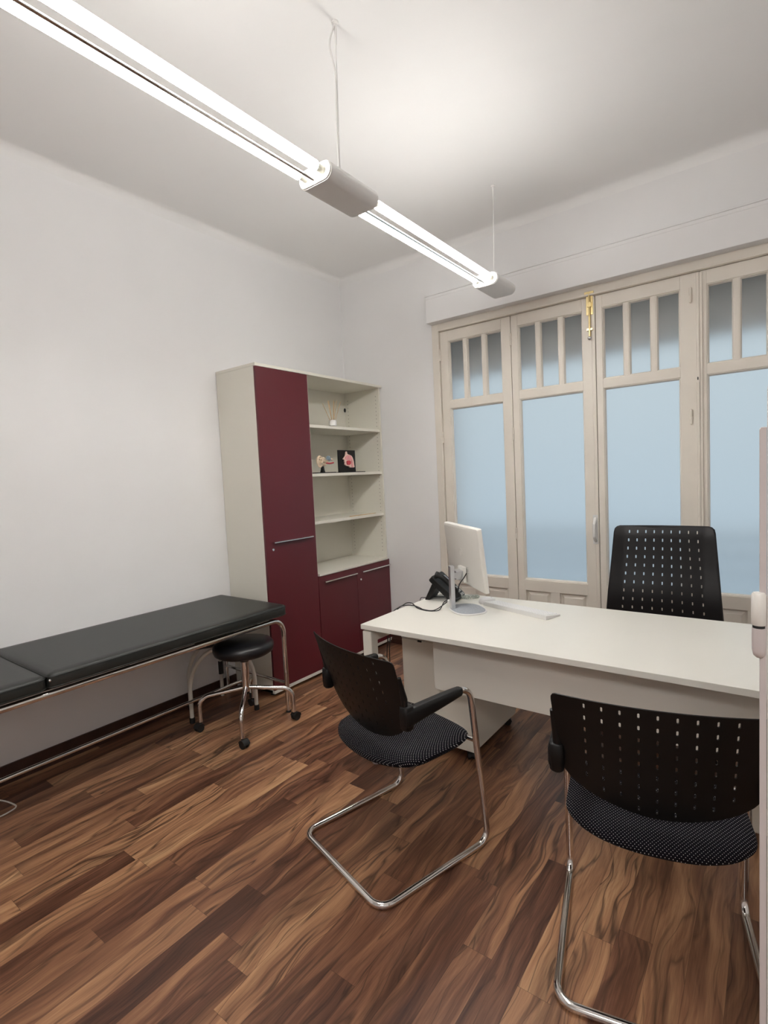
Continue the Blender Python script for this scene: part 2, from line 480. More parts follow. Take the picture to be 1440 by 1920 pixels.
# brass bolt on the meeting stile
bx = L2(-.990)
bm = bmesh.new(); box(bm, bx-.022, bx+.022, -.012, -.008, 2.480, 2.625)
box(bm, bx-.030, bx+.030, -.026, -.010, 2.612, 2.628)
bp = bev(obj('bolt_plate', bm, 'brass', w2), .002); lab(bp, 'brass bolt plate')
bm = bmesh.new(); tube(bm, [(bx, -.020, 2.62), (bx, -.020, 2.335)], .0065, 10)
box(bm, bx-.012, bx+.012, -.026, -.010, 2.53, 2.56); box(bm, bx-.018, bx+.018, -.024, -.008, 2.378, 2.390)
obj('bolt_rod', bm, 'brass', bp, 40)
bm = bmesh.new(); ball(bm, (bx, -.022, 2.326), .014); obj('bolt_knob', bm, 'steel', bp, 60)
# white pull handle
hx = L2(-.981)
bm = bmesh.new(); box(bm, hx-.016, hx+.016, -.011, -.008, .952, 1.150)
hp = bev(obj('handle_plate', bm, 'whiteplastic', w2), .001); lab(hp, 'white pull handle plate')
bm = bmesh.new()
pts = fillet([(hx, -.010, 1.128), (hx, -.045, 1.090), (hx, -.045, 1.005), (hx, -.010, .972)], .012, 5)
tube(bm, pts, .0105, 10); obj('pull_handle', bm, 'whiteplastic', hp, 40)

# outside: half lowered roller shutter and balcony rails
bm = bmesh.new()
z = 2.250
while z < 2.70:
    prof = [(a+.055, b) for a, b in [(3.862, z), (3.856, z+.012), (3.856, z+.030), (3.862, z+.042), (3.870, z+.042), (3.870, z)]]
    loft(bm, [[Vector((x, a, b)) for a, b in prof] for x in (-2.185, .255)])
    z += .044
tag(obj('roller_shutter', bm, 'shutter'), 'grey roller shutter half lowered outside the upper panes', 'shutter')
t = thing('balcony_railing', 'dim horizontal balcony rails blurred behind the frosted lower panes', 'railing', (-.95, 4.06, 0))
for zz in (.62, .74, .86, .98):
    tubeo('rail', [(-1.25, .0, zz), (1.25, 0, zz)], .016, 'rail', t, 10)
for xx in (-1.2, 1.2): tubeo('post', [(xx, 0, 0), (xx, 0, .98)], .014, 'rail', t, 10)

# ------------------------------------------------------------------ open door at the right edge of the view
DY = .80
d1 = thing('door_1', 'white painted door edge with barrel hinge at the right', 'door', (0, DY, 0)); d1['kind'] = 'structure'
def vleaf(x0, x1, y0, y1, z1, r, m, name):
    bm = bmesh.new()
    poly = [(x0, 0), (x1, 0), (x1, z1)]
    for k in range(9):
        a = PI/2+PI/2*k/8
        poly.append((x0+r+r*math.cos(a), z1-r+r*math.sin(a)))
    prism(bm, poly, y0, y1, Matrix(((1, 0, 0, 0), (0, 0, 1, 0), (0, 1, 0, 0), (0, 0, 0, 1))))
    return bev(obj(name, bm, m, d1), .001)
vleaf(-.0088, .50, 0, .04, 1.575, .020, 'doorpaint', 'door_leaf')
lab(vleaf(-.0165, -.0092, -.004, .008, 1.510, .0035, 'mauvepaint', 'door_lip'), 'mauve painted rounded lip')
bm = bmesh.new()
lathe(bm, [(0, .037), (.006, .0365), (.0078, .034), (.0078, -.004), (.007, -.005)], (-.0172, -.004, 1.268), 16)
h1 = obj('hinge', bm, 'doorpaint', d1, 40)
bm = bmesh.new(); lathe(bm, [(.0066, -.001), (.0066, .0045)], (-.0172, -.004, 1.259), 16); lab(obj('hinge_washer', bm, 'rubber', h1, 40), 'dark washer ring')
bm = bmesh.new(); lathe(bm, [(.0076, .004), (.0076, -.024), (.0062, -.031), (.003, -.034), (0, -.035)], (-.0168, -.004, 1.2555), 16)
obj('hinge_barrel', bm, 'mauvepaint', h1, 40)

# ------------------------------------------------------------------ pendant light
LX = -1.392
lamp = thing('linear_pendant_light', 'long white twin tube fluorescent pendant hanging from the ceiling', 'light', (LX, 0, 2.6175))
HW, HR = .083, .036
def stadium(w, r, n=9):
    return [((w-r)+r*math.cos(-PI/2+PI*k/n), r*math.sin(-PI/2+PI*k/n)) for k in range(n+1)] + \
           [(-(w-r)+r*math.cos(PI/2+PI*k/n), r*math.sin(PI/2+PI*k/n)) for k in range(n+1)]
def housing(y0, y1, name='lamp_housing'):
    bm = bmesh.new()
    st = stadium(HW, HR)
    loft(bm, [[Vector((a, y, b)) for a, b in st] for y in (y0+.006, y1-.006)])
    h = obj(name, bm, 'lampwhite', lamp, 30)
    for y in (y0, y1-.006):
        bm = bmesh.new(); s2 = stadium(HW-.003, HR-.003)
        loft(bm, [[Vector((a, yy, b)) for a, b in s2] for yy in (y, y+.006)])
        obj('end_plate', bm, 'lampwhite', h, 30)
    return h
TS = .043
def section(y0, y1):
    ry = Matrix.Rotation(-PI/2, 4, 'X')
    for s in (-1, 1):
        bm = bmesh.new(); tube(bm, [(s*TS, y0+.040, 0), (s*TS, y1-.040, 0)], .0185, 18)
        tb = obj('fluorescent_tube', bm, 'tube', lamp, 40)
        for a, b in ((y0-.002, y0+.040), (y1-.040, y1+.002)):
            tubeo('tube_socket', [(s*TS, a, 0), (s*TS, b, 0)], .0135, 'cap', tb, 16)
    bm = bmesh.new(); tube(bm, [(0, y0-.002, -.019), (0, y1+.002, -.019)], .0065, 12)
    rd = obj('tie_rod', bm, 'chrome', lamp, 40)
housing(1.518, 1.812); housing(2.962, 3.232); housing(.075, .362)
section(.362, 1.518); section(1.812, 2.962)
zc = ZC-2.6175
def cord(x, y, xb, yb):
    o = tubeo('suspension_cord', [(x, y, zc-.05), ((x+xb)/2+.002, (y+yb)/2, zc*.6), (xb, yb, HR-.004)], .0022, 'lampwhite', lamp, 8)
    latheo('ceiling_hook', [(0, 0), (.014, 0), (.014, -.006), (.007, -.010), (.005, -.05), (.0035, -.085), (0, -.086)], (x, y, zc), 'lampwhite', o, 14)
    return o
c1 = cord(.004, 1.680, .0, 1.668)
tubeo('feed_cable', spline([(.004, 1.672, zc-.02), (-.004, 1.650, zc-.10), (.002, 1.668, zc-.2), (.0, 1.663, zc-.42), (.003, 1.660, HR-.004)], 5), .0035, 'lampwhite', lamp, 8)
cord(-.03, 3.19, -.004, 3.10)
cord(0, .22, 0, .22)

# ------------------------------------------------------------------ cabinets along the left wall
CX = -2.755                   # front plane of the carcass
def lbar(name, y0, y1, z, parent):
    bm = bmesh.new()
    prof = [(0, .003), (.021, .004), (.026, .001), (.026, -.004), (.023, -.004), (.021, .001), (0, 0)]
    loft(bm, [[Vector((a, y, z+b)) for a, b in prof] for y in (y0, y1)])
    return lab(obj(name, bm, 'steel', parent), 'brushed steel bar handle')
def lock(y, z, parent):
    bm = bmesh.new(); lathe(bm, [(0, .004), (.008, .004), (.0095, .002), (.0095, 0)], (0, 0, 0), 18, Matrix.Translation((0, y, z)) @ Matrix.Rotation(PI/2, 4, 'Y'))
    return lab(obj('lock', bm, 'steel', parent, 40), 'small round lock')
def carcass(t, y0, y1, z1, zb=.030, shelves=(), holes=False, lowz=None):
    d0, d1 = XW+.004-CX, 0.0          # x relative to the thing at CX
    th = .018
    sides = []
    for a in (y0, y1-th):
        sides.append(boxo('side_panel', d0, d1, a-y0, a-y0+th, zb, z1-.02, 'cream', t, .001))
    boxo('back_panel', d0, d0+.008, th, y1-y0-th, zb, z1-.02, 'creamin', t, 0)
    boxo('bottom_panel', d0, d1+.018, 0, y1-y0, zb, zb+.022, 'cream', t, .001)
    boxo('top_panel', d0, d1+.020, -.002, y1-y0+.002, z1-.02, z1, 'cream', t, .001)
    for z in shelves: boxo('shelf', d0+.01, d1-.004, th, y1-y0-th, z-.022, z, 'cream', t, .001)
    if holes:
        for sd, yy, s in ((sides[0], th+.0004, -1), (sides[1], y1-y0-th-.0004, 1)):
            bm = bmesh.new(); bm.from_mesh(sd.data); nf = len(bm.faces)
            for xx in (d0+.045, d1-.035):
                z = lowz+.06
                while z < z1-.06:
                    lathe(bm, [(0, 0), (.0028, 0), (.0028, .0012), (0, .0012)], (0, 0, 0), 8, Matrix.Translation((xx, yy, z)) @ Matrix.Rotation(PI/2*s, 4, 'X'))
                    z += .032
            bm.faces.ensure_lookup_table()
            for fc in bm.faces[nf:]: fc.material_index = 1
            bm.to_mesh(sd.data); bm.free(); sd.data.materials.append(M['dark']); sd.modifiers.clear()
    for yy in (.05, y1-y0-.05):
        for xx in (d0+.06, d1-.05): latheo('foot', [(0, 0), (.022, 0), (.022, .006), (.014, .010), (.014, zb), (0, zb)], (xx, yy, 0), 'rubber', t, 14)
    return sides
CY0, CY1, CY2 = 2.310, 2.7905, 3.690
tc = thing('tall_cabinet', 'tall narrow cream cabinet with full height burgundy door beside the couch', 'cabinet', (CX, CY0, 0))
carcass(tc, CY0, CY1, 2.264)
dr = boxo('door', .001, .019, .002, CY1-CY0-.003, .054, 2.242, 'red', tc, .001); lab(dr, 'full height burgundy door')
lbar('handle', .058, .432, 1.066, dr).location = (.019, 0, 0)
lock(.062, 1.016, dr).location = (.019, 0, 0)
bc = thing('bookcase', 'cream open bookcase above two burgundy doors, near the window wall', 'bookcase', (CX, CY1, 0))
W2 = CY2-CY1
carcass(bc, CY1, CY2, 2.264, shelves=(1.888, 1.525, 1.164), holes=True, lowz=.771)
boxo('counter_panel', XW+.01-CX, .019, .018, W2-.018, .749, .771, 'cream', bc, .001)
dl = boxo('door', .001, .019, .003, W2/2-.0015, .054, .755, 'red', bc, .001); lab(dl, 'burgundy door nearer the tall cabinet')
d2_ = boxo('door', .001, .019, W2/2+.0015, W2-.003, .054, .755, 'red', bc, .001); lab(d2_, 'burgundy door nearer the window, with lock')
lbar('handle', .052, .430, .706, dl).location = (.019, 0, 0)
lbar('handle', W2/2+.050, W2-.012, .706, d2_).location = (.019, 0, 0)
lock(W2/2+.045, .644, d2_).location = (.019, 0, 0)
# cable grommet at the back of the upper bay
bm = bmesh.new(); ball(bm, (XW+.02-CX, W2-.03, 2.095), .012, .6, 1, 1.6); obj('cable_clip', bm, 'rubber', bc, 60)

# ------------------------------------------------------------------ things on the shelves
t = thing('reed_diffuser', 'small white jar with tan reeds on the top shelf', 'diffuser', (-2.84, 3.160, 1.888))
latheo('bottle', [(0, 0), (.026, 0), (.029, .002), (.029, .020), (.029, .052), (.026, .058), (.014, .060), (.014, .066), (.010, .066), (.010, .055), (0, .055)], (0, 0, 0), 'clear', t, 24)
latheo('label_band', [(.0292, .014), (.0298, .014), (.0298, .055), (.0272, .0595), (.0146, .0612), (.0146, .060), (.027, .058), (.0292, .054)], (0, 0, 0), 'whiteplastic', t, 24)
for k, (dx, dy, h) in enumerate(((-.01, -.105, .185), (.02, -.062, .205), (-.02, -.028, .215), (.015, .004, .215), (0, .030, .21), (-.015, .075, .22), (.012, .095, .21))):
    tubeo('reed', [(0, dy*.03, .01), (dx, dy*.95, h)], .0021, 'reed', t, 6)

# ear model
t = thing('ear_model', 'cream anatomical ear model on black stand beside the nose model', 'model', (-2.82, 3.00, 1.525))
bm = bmesh.new(); prism(bm, rrect(.085, .215, .012, 4), 0, .008, Matrix.Translation((0, .0, 0))); bev(obj('stand_base', bm, 'plastic', t), .002)
bm = bmesh.new(); loft(bm, [[Vector((a, b, z)) for a, b in rrect(w, w2, .004, 3, 0, -.01)] for z, w, w2 in ((.006, .03, .034), (.03, .022, .024), (.055, .018, .02))]); obj('stand_post', bm, 'plastic', t, 40)
bm = bmesh.new()   # pinna: a curled rim with a dished middle
rim = spline([(.03, -.045, .062), (.035, -.075, .050), (.030, -.090, .080), (.026, -.086, .110), (.022, -.062, .128), (.020, -.038, .118), (.024, -.030, .098)], 6)
tube(bm, rim, .008, 10, True, [.005+.0055*math.sin(PI*min(i/(len(rim)-1)*1.1, 1)) for i in range(len(rim))])
ball(bm, (.018, -.062, .088), .034, .35, .75, 1.05)
rim2 = spline([(.032, -.072, .105), (.034, -.058, .112), (.034, -.048, .096), (.036, -.056, .078)], 5)
tube(bm, rim2, .006, 8)
obj('outer_ear', bm, 'bone', t, 60)
bm = bmesh.new()
tube(bm, spline([(.012, -.045, .092), (.010, -.01, .098), (.006, .02, .086), (0, .052, .083)], 6), .016, 12, True, [.017-.011*i/18 for i in range(19)])
ball(bm, (0, -.005, .110), .020, 1, 1.1, .9); ball(bm, (0, .01, .068), .015, .9, 1.4, .8)
tube(bm, spline([(0, .03, .092), (0, .06, .10), (0, .095, .108)], 5), .007, 10); ball(bm, (0, .098, .108), .010)
obj('temporal_bone', bm, 'bone', t, 60)
bm = bmesh.new()
for a in range(3):
    ring = []
    for k in range(19):
        th = 2*PI*k/18
        p = Vector((0, .013*math.cos(th), .013*math.sin(th)))
        p = Matrix.Rotation(a*PI/3, 3, 'Z') @ p
        ring.append(p+Vector((.016, .045, .118)))
    tube(bm, ring, .005, 8, False)
ball(bm, (.016, .058, .108), .013)
lab(obj('inner_ear', bm, 'bluegrey', t, 60), 'blue-grey inner ear loops')
bm = bmesh.new(); tube(bm, spline([(.012, .02, .080), (.014, .06, .076), (.012, .105, .082)], 5), .006, 8); lab(obj('ear_canal', bm, 'deepred', t, 60), 'red canal')

# nose and throat model: black board with a raised section of a head
t = thing('nose_section_model', 'black board with pink head cross-section, standing on middle shelf', 'model', (-2.80, 3.265, 1.525))
bd = boxo('board', -.010, .0, -.108, .104, .006, .182, 'plastic', t, .002)
boxo('stand_base', -.055, .035, -.125, .185, 0, .006, 'plastic', t, .001)
YZ = Matrix(((0, 0, 1, 0), (1, 0, 0, 0), (0, 1, 0, 0), (0, 0, 0, 1)))   # (a,b,h) -> x=h, y=a, z=b
def relief(name, pts, h0, h1, m):
    P = spline([(a, b, 0) for a, b in pts+pts[:1]], 4)[:-1]
    bm = bmesh.new(); prism(bm, [(p.x, p.y) for p in P], h0, h1, YZ)
    o = obj(name, bm, m, t); bev(o, .002); return o
sk = [(-.022, .166), (-.012, .170), (-.004, .150), (.020, .144), (.048, .132), (.066, .100), (.072, .062), (.072, .042), (.018, .042), (.010, .050), (-.028, .056), (-.042, .066), (-.040, .078), (-.046, .092), (-.044, .102), (-.060, .110), (-.042, .126), (-.030, .140)]
lab(relief('face_profile', sk, 0, .012, 'palepink'), 'pale pink face outline')
lab(relief('nasal_cavity', [(-.040, .112), (-.030, .132), (.005, .142), (.030, .136), (.040, .120), (.034, .104), (.0, .102), (-.030, .104)], .010, .017, 'flesh'), 'pink nasal cavity')
lab(relief('mouth_cavity', [(-.026, .080), (-.022, .094), (.006, .098), (.024, .092), (.026, .074), (.010, .062), (-.020, .064)], .010, .018, 'deepred'), 'deep red tongue')
lab(relief('throat', [(.034, .118), (.046, .112), (.052, .080), (.052, .044), (.036, .044), (.038, .080)], .010, .016, 'flesh'), 'pink throat')
bm = bmesh.new(); ball(bm, (-.03, .075, .10), .045, .55, 1.0, 1.5); lab(obj('back_shell', bm, 'bluegrey', t, 60), 'pale blue shell behind the board')

for k, (y0, y1, x0, x1, lb) in enumerate(((3.235, 3.585, -2.778, -2.790, 'thin tan reed lying at the front of the third shelf'), (3.26, 3.60, -2.800, -2.793, 'thin tan reed lying second from the third shelf edge'))):
    bm = bmesh.new(); tube(bm, [(x0, y0, 1.164+.0022), (x1, y1, 1.164+.0022)], .0022, 7)
    tag(obj('reed_stick', bm, 'reed', None, 40), lb, 'stick', 'loose reeds on the third shelf')

# ------------------------------------------------------------------ examination couch
t = thing('examination_couch', 'long black vinyl examination couch with chrome tube legs against wall', 'couch', (-2.82, 1.275, 0))
ox, oy = -2.82, 1.275
def pad(name, x0, x1, y0, y1, z0, z1):
    bm = bmesh.new()
    w, h = x1-x0, y1-y0
    rings = []
    for ins, z in ((.012, z0), (.003, z0+.006), (0, z0+.015), (0, z1-.022), (.002, z1-.012), (.007, z1-.005), (.016, z1-.0008), (.05, z1+.001)):
        rings.append([Vector((a, b, z)) for a, b in rrect(w-2*ins, h-2*ins, max(.03-ins, .004), 5, (x0+x1)/2-ox, (y0+y1)/2-oy)])
    loft(bm, rings)
    o = obj(name, bm, 'vinyl', t, 60)
    bm = bmesh.new()
    for z, e in ((z1-.014, .0015), (z0+.010, .001)):
        ring = [Vector((a, b, z)) for a, b in rrect(w+e, h+e, .031, 5, (x0+x1)/2-ox, (y0+y1)/2-oy)]
        tube(bm, ring+ring[:1], .0024, 6, False)
    obj('piping', bm, 'vinyl', o, 60)
    return o
pad('mattress', XW+.008, -2.475, .868, 2.232, .632, .702)
lab(pad('headrest', XW+.008, -2.475, .33, .864, .632, .698), 'separate black headrest cushion')
bm = bmesh.new(); ball(bm, (-2.472-ox, .872-oy, .676), .006); obj('hinge_bolt', bm, 'steel', t, 60)
boxo('support_plate', XW+.03-ox, -2.520-ox, .36-oy, 2.19-oy, .622, .632, 'dark', t, .002)
zr = .608
for i, x in enumerate((-2.505, -3.128)):
    pts = fillet([(x-ox, .35-oy, .0), (x-ox, .35-oy, zr), (x-ox, 2.215-oy, zr), (x-ox, 2.218-oy, .0)], .085, 9)
    tubeo('side_rail_tube', pts, .0145, 'chrome', t, 16)
bm = bmesh.new()
tube(bm, [(-2.512-ox, .365-oy, .5925), (-2.512-ox, 2.12-oy, .5925)], .0035, 8)
obj('lower_rail_edge', bm, 'chrome', t, 40)
for y in (2.215, .35): tubeo('cross_rail', [(-2.505-ox, y-oy, .192), (-3.128-ox, y-oy, .192)], .0105, 'chrome', t, 12)
tubeo('stretcher', [(-2.835-ox, .35-oy, .172), (-2.835-ox, 2.215-oy, .172)], .0105, 'chrome', t, 12)
for y in (.45, 1.25, 2.05): boxo('cross_brace', XW+.06-ox, -2.57-ox, y-oy-.015, y-oy+.015, .602, .622, 'dark', t, .002)
tubeo('height_post', [(-3.10-ox, 2.150-oy, .004), (-3.10-ox, 2.150-oy, .605)], .012, 'whiteenamel', t, 14)
latheo('post_collar', [(0, .16), (.016, .16), (.016, .25), (0, .25)], (-3.10-ox, 2.150-oy, 0), 'rubber', t, 14)
for x in (-2.505, -3.128):
    for y in (.35, 2.218): latheo('foot_cap', [(0, 0), (.0165, 0), (.0165, .010), (.0155, .012), (0, .012)], (x-ox, y-oy, 0), 'rubber', t, 16)

# ------------------------------------------------------------------ stool with castors
def caster(parent, x, y, top, ang, r=.024):
    e = obj('caster', bmesh.new(), None, parent) if False else None
    bm = bmesh.new()
    c, s_ = math.cos(ang), math.sin(ang)
    mt = Matrix.Translation((x+c*.012, y+s_*.012, r)) @ Matrix.Rotation(ang, 4, 'Z')
    for off in (-.012, .012):
        lathe(bm, [(0, -.008), (r*.9, -.008), (r, -.005), (r, .005), (r*.9, .008), (0, .008)], (0, 0, 0), 20, mt @ Matrix.Translation((0, off, 0)) @ Matrix.Rotation(PI/2, 4, 'X'))
    # hood over the twin wheels
    rings = []
    for k in range(9):
        a = PI*k/8*.86+.1
        rings.append([mt @ Vector((math.cos(a)*(r+.003), yy, math.sin(a)*(r+.003))) for yy in (-.021, .021)] + [mt @ Vector((math.cos(a)*(r-.002), yy, math.sin(a)*(r-.002))) for yy in (.021, -.021)])
    loft(bm, rings)
    tube(bm, [(x, y, r*.9), (x, y, top)], .0085, 10)
    return obj('caster', bm, 'rubber', parent, 40)
sx_, sy2 = -2.583, 1.960
t = thing('rolling_stool', 'round black swivel stool on chrome castor base under the couch end', 'stool', (sx_, sy2, 0))
latheo('seat', [(0, .445), (.12, .445), (.155, .450), (.174, .462), (.181, .482), (.180, .504), (.168, .519), (.14, .526), (.05, .530), (0, .530)], (0, 0, 0), 'stoolvinyl', t, 44, 60)
latheo('column_collar', [(0, .40), (.026, .40), (.030, .410), (.030, .432), (.045, .438), (.060, .446), (0, .446)], (0, 0, 0), 'rubber', t, 20)
latheo('column', [(0, .215), (.023, .215), (.0235, .222), (.0235, .402), (0, .402)], (0, 0, 0), 'chrome', t, 24)
latheo('hub_cap', [(0, .195), (.015, .198), (.018, .215), (0, .215)], (0, 0, 0), 'rubber', t, 18)
for a in (-45, 44, -133, 134):
    a = math.radians(a); c, s_ = math.cos(a), math.sin(a); R0 = .278
    pts = fillet([(.016*c, .016*s_, .238), (R0*c*.5, R0*s_*.5, .222), (R0*c, R0*s_, .206), (R0*c, R0*s_, .056)], .07, 8)
    lg = tubeo('leg', pts, .0130, 'chrome', t, 14)
    caster(lg, R0*c, R0*s_, .06, a+.8)

# ------------------------------------------------------------------ step stool under the couch
t = thing('step_stool', 'cream tubular arched step stool standing under the couch', 'step stool', (-2.815, 1.962, 0), math.atan2(.34, .203))
aw, ah = .198, .445
def arch(v):
    P = []
    for k in range(21):
        a = PI*k/20
        cx_, sz_ = math.cos(a), math.sin(a)
        P.append((-aw*math.copysign(abs(cx_)**.95, cx_), v, .19+(ah-.19)*abs(sz_)**.95))
    return [(-aw, v, .02)]+P+[(aw, v, .02)]
for v in (0, .22):
    o = tubeo('arch_leg', arch(v), .0125, 'whiteenamel', t, 14)
    for s_ in (-1, 1): latheo('rubber_foot', [(0, 0), (.0165, 0), (.0165, .03), (.0135, .034), (0, .034)], (s_*aw, v, 0), 'rubber', o, 16)
boxo('tread', -.15, .15, .0, .24, ah+.008, ah+.026, 'rubber', t, .004)

# ------------------------------------------------------------------ white cable on the floor
P = spline([(-3.12, .62, .0035), (-3.06, .76, .0035), (-2.985, .806, .0035), (-2.90, .826, .0035), (-2.866, .822, .0035), (-2.852, .795, .0035), (-2.848, .74, .0035), (-2.87, .62, .0035), (-2.92, .50, .0035)], 7)
bm = bmesh.new(); tube(bm, P, .0035, 8)
tag(obj('floor_cable', bm, 'whitecable', None, 60), 'white cable looped on the floor under the couch', 'cable')

# ------------------------------------------------------------------ desk
DX0, DX1, DY0, DY1, DZ = -1.690, .115, 2.008, 2.835, .733
t = thing('office_desk', 'long cream desk with square steel legs and modesty panel', 'desk', ((DX0+DX1)/2, (DY0+DY1)/2, 0))
dcx, dcy = (DX0+DX1)/2, (DY0+DY1)/2
boxo('desk_top', DX0-dcx, DX1-dcx, DY0-dcy, DY1-dcy, DZ-.025, DZ, 'desk', t, .0015)
for x0, x1 in ((DX0+.004, DX0+.060), (DX1-.060, DX1-.004)):
    bm = bmesh.new()
    y0, y1 = DY0+.006-dcy, DY1-.006-dcy
    zt = DZ-.034
    lp = [(y0, .022), (y0, zt), (y1, zt), (y1, .022), (y1-.056, .022), (y1-.056, zt-.056), (y0+.056, zt-.056), (y0+.056, .022)]
    loft(bm, [[Vector((x-dcx, a, b)) for a, b in lp] for x in (x0, x1)])
    lf = bev(obj('leg_frame', bm, 'deskmetal', t), .006, 3)
    for yy in (y0+.028, y1-.028):
        latheo('leveling_foot', [(0, 0), (.021, 0), (.021, .007), (.010, .011), (.008, .022), (0, .022)], ((x0+x1)/2-dcx, yy, 0), 'alu', lf, 16)
    for yy in (y0+.10, y1-.10): latheo('spacer', [(0, zt), (.014, zt), (.014, DZ-.025), (0, DZ-.025)], ((x0+x1)/2-dcx, yy, 0), 'alu', lf, 14)
for yy in (DY0+.20, DY1-.20): boxo('cross_beam', DX0+.06-dcx, DX1-.06-dcx, yy-dcy-.02, yy-dcy+.02, .653, .695, 'deskmetal', t, .003)
boxo('modesty_panel', -1.338-dcx, .03-dcx, 2.128-dcy, 2.146-dcy, .428, .700, 'desk', t, .001)
for xx in (-1.2, -.4): boxo('panel_bracket', xx-dcx-.02, xx-dcx+.02, 2.146-dcy, 2.20-dcy, .64, .70, 'alu', t, .001)

def pedestal(x0, y0, w, d, h, label, r=.003):
    p = thing('drawer_pedestal', label, 'drawer unit', (x0+w/2, y0+d/2, 0), 0)
    bm = bmesh.new()
    loft(bm, [[Vector((a, b, z)) for a, b in rrect(w, d, .006, 3)] for z in (.058, h-.022)])
    bev(obj('body', bm, 'cream', p), r)
    boxo('lid', -w/2-.001, w/2+.001, -d/2-.001, d/2+.006, h-.020, h, 'cream', p, .002)
    zz = .075
    for hh in (.20, .14, .14):
        f = boxo('drawer_front', -w/2+.004, w/2-.004, d/2, d/2+.018, zz, zz+hh-.006, 'cream', p, .001)
        boxo('handle', -.06, .06, d/2+.018, d/2+.032, zz+hh-.04, zz+hh-.03, 'steel', f, .002)
        zz += hh
    for a in (-1, 1):
        for b in (-1, 1): caster(p, a*(w/2-.045), b*(d/2-.05), .06, -.9 if b < 0 else .5, .021)
    return p
p1 = pedestal(-1.640, 2.290, .420, .530, .615, 'cream drawer pedestal on castors under the monitor end of desk')
boxo('lock_notch', -.105, -.080, -.2668, -.262, .585, .594, 'dark', p1, 0)
pedestal(-.072, 2.330, .42, .50, .615, 'cream drawer pedestal mostly hidden under the desk beyond the right visitor chair', .012)

# ------------------------------------------------------------------ things on the desk
mu = Vector((.747, -.664, 0)).normalized(); mn = Vector((.664, .747, 0)).normalized()
# monitor local frame: x along mu, y along mn (screen side), z up
ang = math.atan2(mu.y, mu.x)
mo = Vector((-1.413, 2.468, DZ))
t = thing('monitor', 'white flat monitor seen from behind, on silver stand', 'monitor', mo, ang)
c_ = Vector((-1.40, 2.57, 0))-Vector((mo.x, mo.y, 0)); lx, ly = c_.dot(mu), c_.dot(mn)
tilt = Matrix.Translation((lx, ly, 1.018-DZ)) @ Matrix.Rotation(math.radians(5.6), 4, 'X')
bm = bmesh.new()
rings = []
for ins, y in ((.014, 0), (.004, .004), (0, .012), (0, .022)):
    rings.append([tilt @ Vector((a, y, b)) for a, b in rrect(.54-2*ins, .338-2*ins, .008, 3)])
loft(bm, rings); sh = obj('back_shell', bm, 'monitorback', t, 35)
bm = bmesh.new(); loft(bm, [[tilt @ Vector((a, y, b)) for a, b in rrect(.54, .338, .008, 3)] for y in (.022, .027)]); obj('bezel', bm, 'whiteplastic', t)
bm = bmesh.new(); box(bm, -.262, .262, .0272, .0278, -.15, .16, tilt); obj('screen', bm, 'screen', t)
# round embossed emblem with two slanted letters
bm = bmesh.new()
Y_ = -.0006
def tl(a, b, y=Y_): return tilt @ Vector((a, y, b))
ring = [tl(-.012+.024*math.cos(2*PI*k/28), .018+.024*math.sin(2*PI*k/28)) for k in range(29)]
tube(bm, ring, .0006, 6, False)
def stroke(*ps): tube(bm, [tl(-.012-a, .018+b) for a, b in ps], .0006, 6)
stroke((-.006, .021), (-.013, -.012)); stroke((-.0105, .004), (-.004, .005), (-.003, .002), (-.006, -.012))
stroke((.0075, .006), (.001, -.022)); stroke((.0072, .005), (.0125, .005), (.0135, .002), (.011, -.010), (.004, -.011))
lab(obj('emblem', bm, 'emblem', sh, 50), 'round embossed emblem')
# small port print
bm = bmesh.new()
for k, a in enumerate((.045, .052, .062, .068)): box(bm, a, a+.0022, -.001, .0005, -.084, -.066 - .004*(k % 2), tilt)
for b in (-.060, -.092): box(bm, .040, .075, -.001, .0005, b, b+.0016, tilt)
obj('port_print', bm, 'print', sh)
# stand
bm = bmesh.new(); box(bm, -.017, .017, -.013, .011, .006, .243)
pl = bev(obj('pole', bm, 'alu', t), .003); 
bm = bmesh.new(); box(bm, -.004, lx+.03, .007, .030, .168, .200); box(bm, lx-.035, lx+.045, .03, ly-.004, .158, .206)
ar = bev(obj('arm', bm, 'alu', t), .002)
bm = bmesh.new(); 
for k in range(4): pass
box(bm, lx-.038, lx+.048, ly-.014, ly+.004, .140, .225); lab(bev(obj('mount_plate', bm, 'monitorback', t), .002), 'cream mounting plate')
def superell(w, d, n, cx=0, cy=0, N=44):
    out = []
    for k in range(N):
        a = 2*PI*k/N; c, s_ = math.cos(a), math.sin(a)
        out.append((cx+w/2*math.copysign(abs(c)**(2/n), c), cy+d/2*math.copysign(abs(s_)**(2/n), s_)))
    return out
b0 = Vector((-1.338, 2.494, 0))-Vector((mo.x, mo.y, 0)); bxx, byy = b0.dot(mu), b0.dot(mn)
bm = bmesh.new()
loft(bm, [[Vector((a, b, z)) for a, b in superell(.235-2*i, .185-2*i, 2.6, bxx, byy)] for i, z in ((.002, 0), (0, .002), (0, .006), (.002, .008))])
bs = obj('base', bm, 'whiteplastic', t, 40)
bm = bmesh.new(); loft(bm, [[Vector((a, b, z)) for a, b in superell(.222, .172, 2.6, bxx, byy)] for z in (.007, .0088)])
lab(obj('base_top', bm, 'fabricgrey', bs), 'grey textured base top')
boxo('cable_clip', -.030, -.010, -.022, -.004, .030, .052, 'whiteplastic', t, .003)

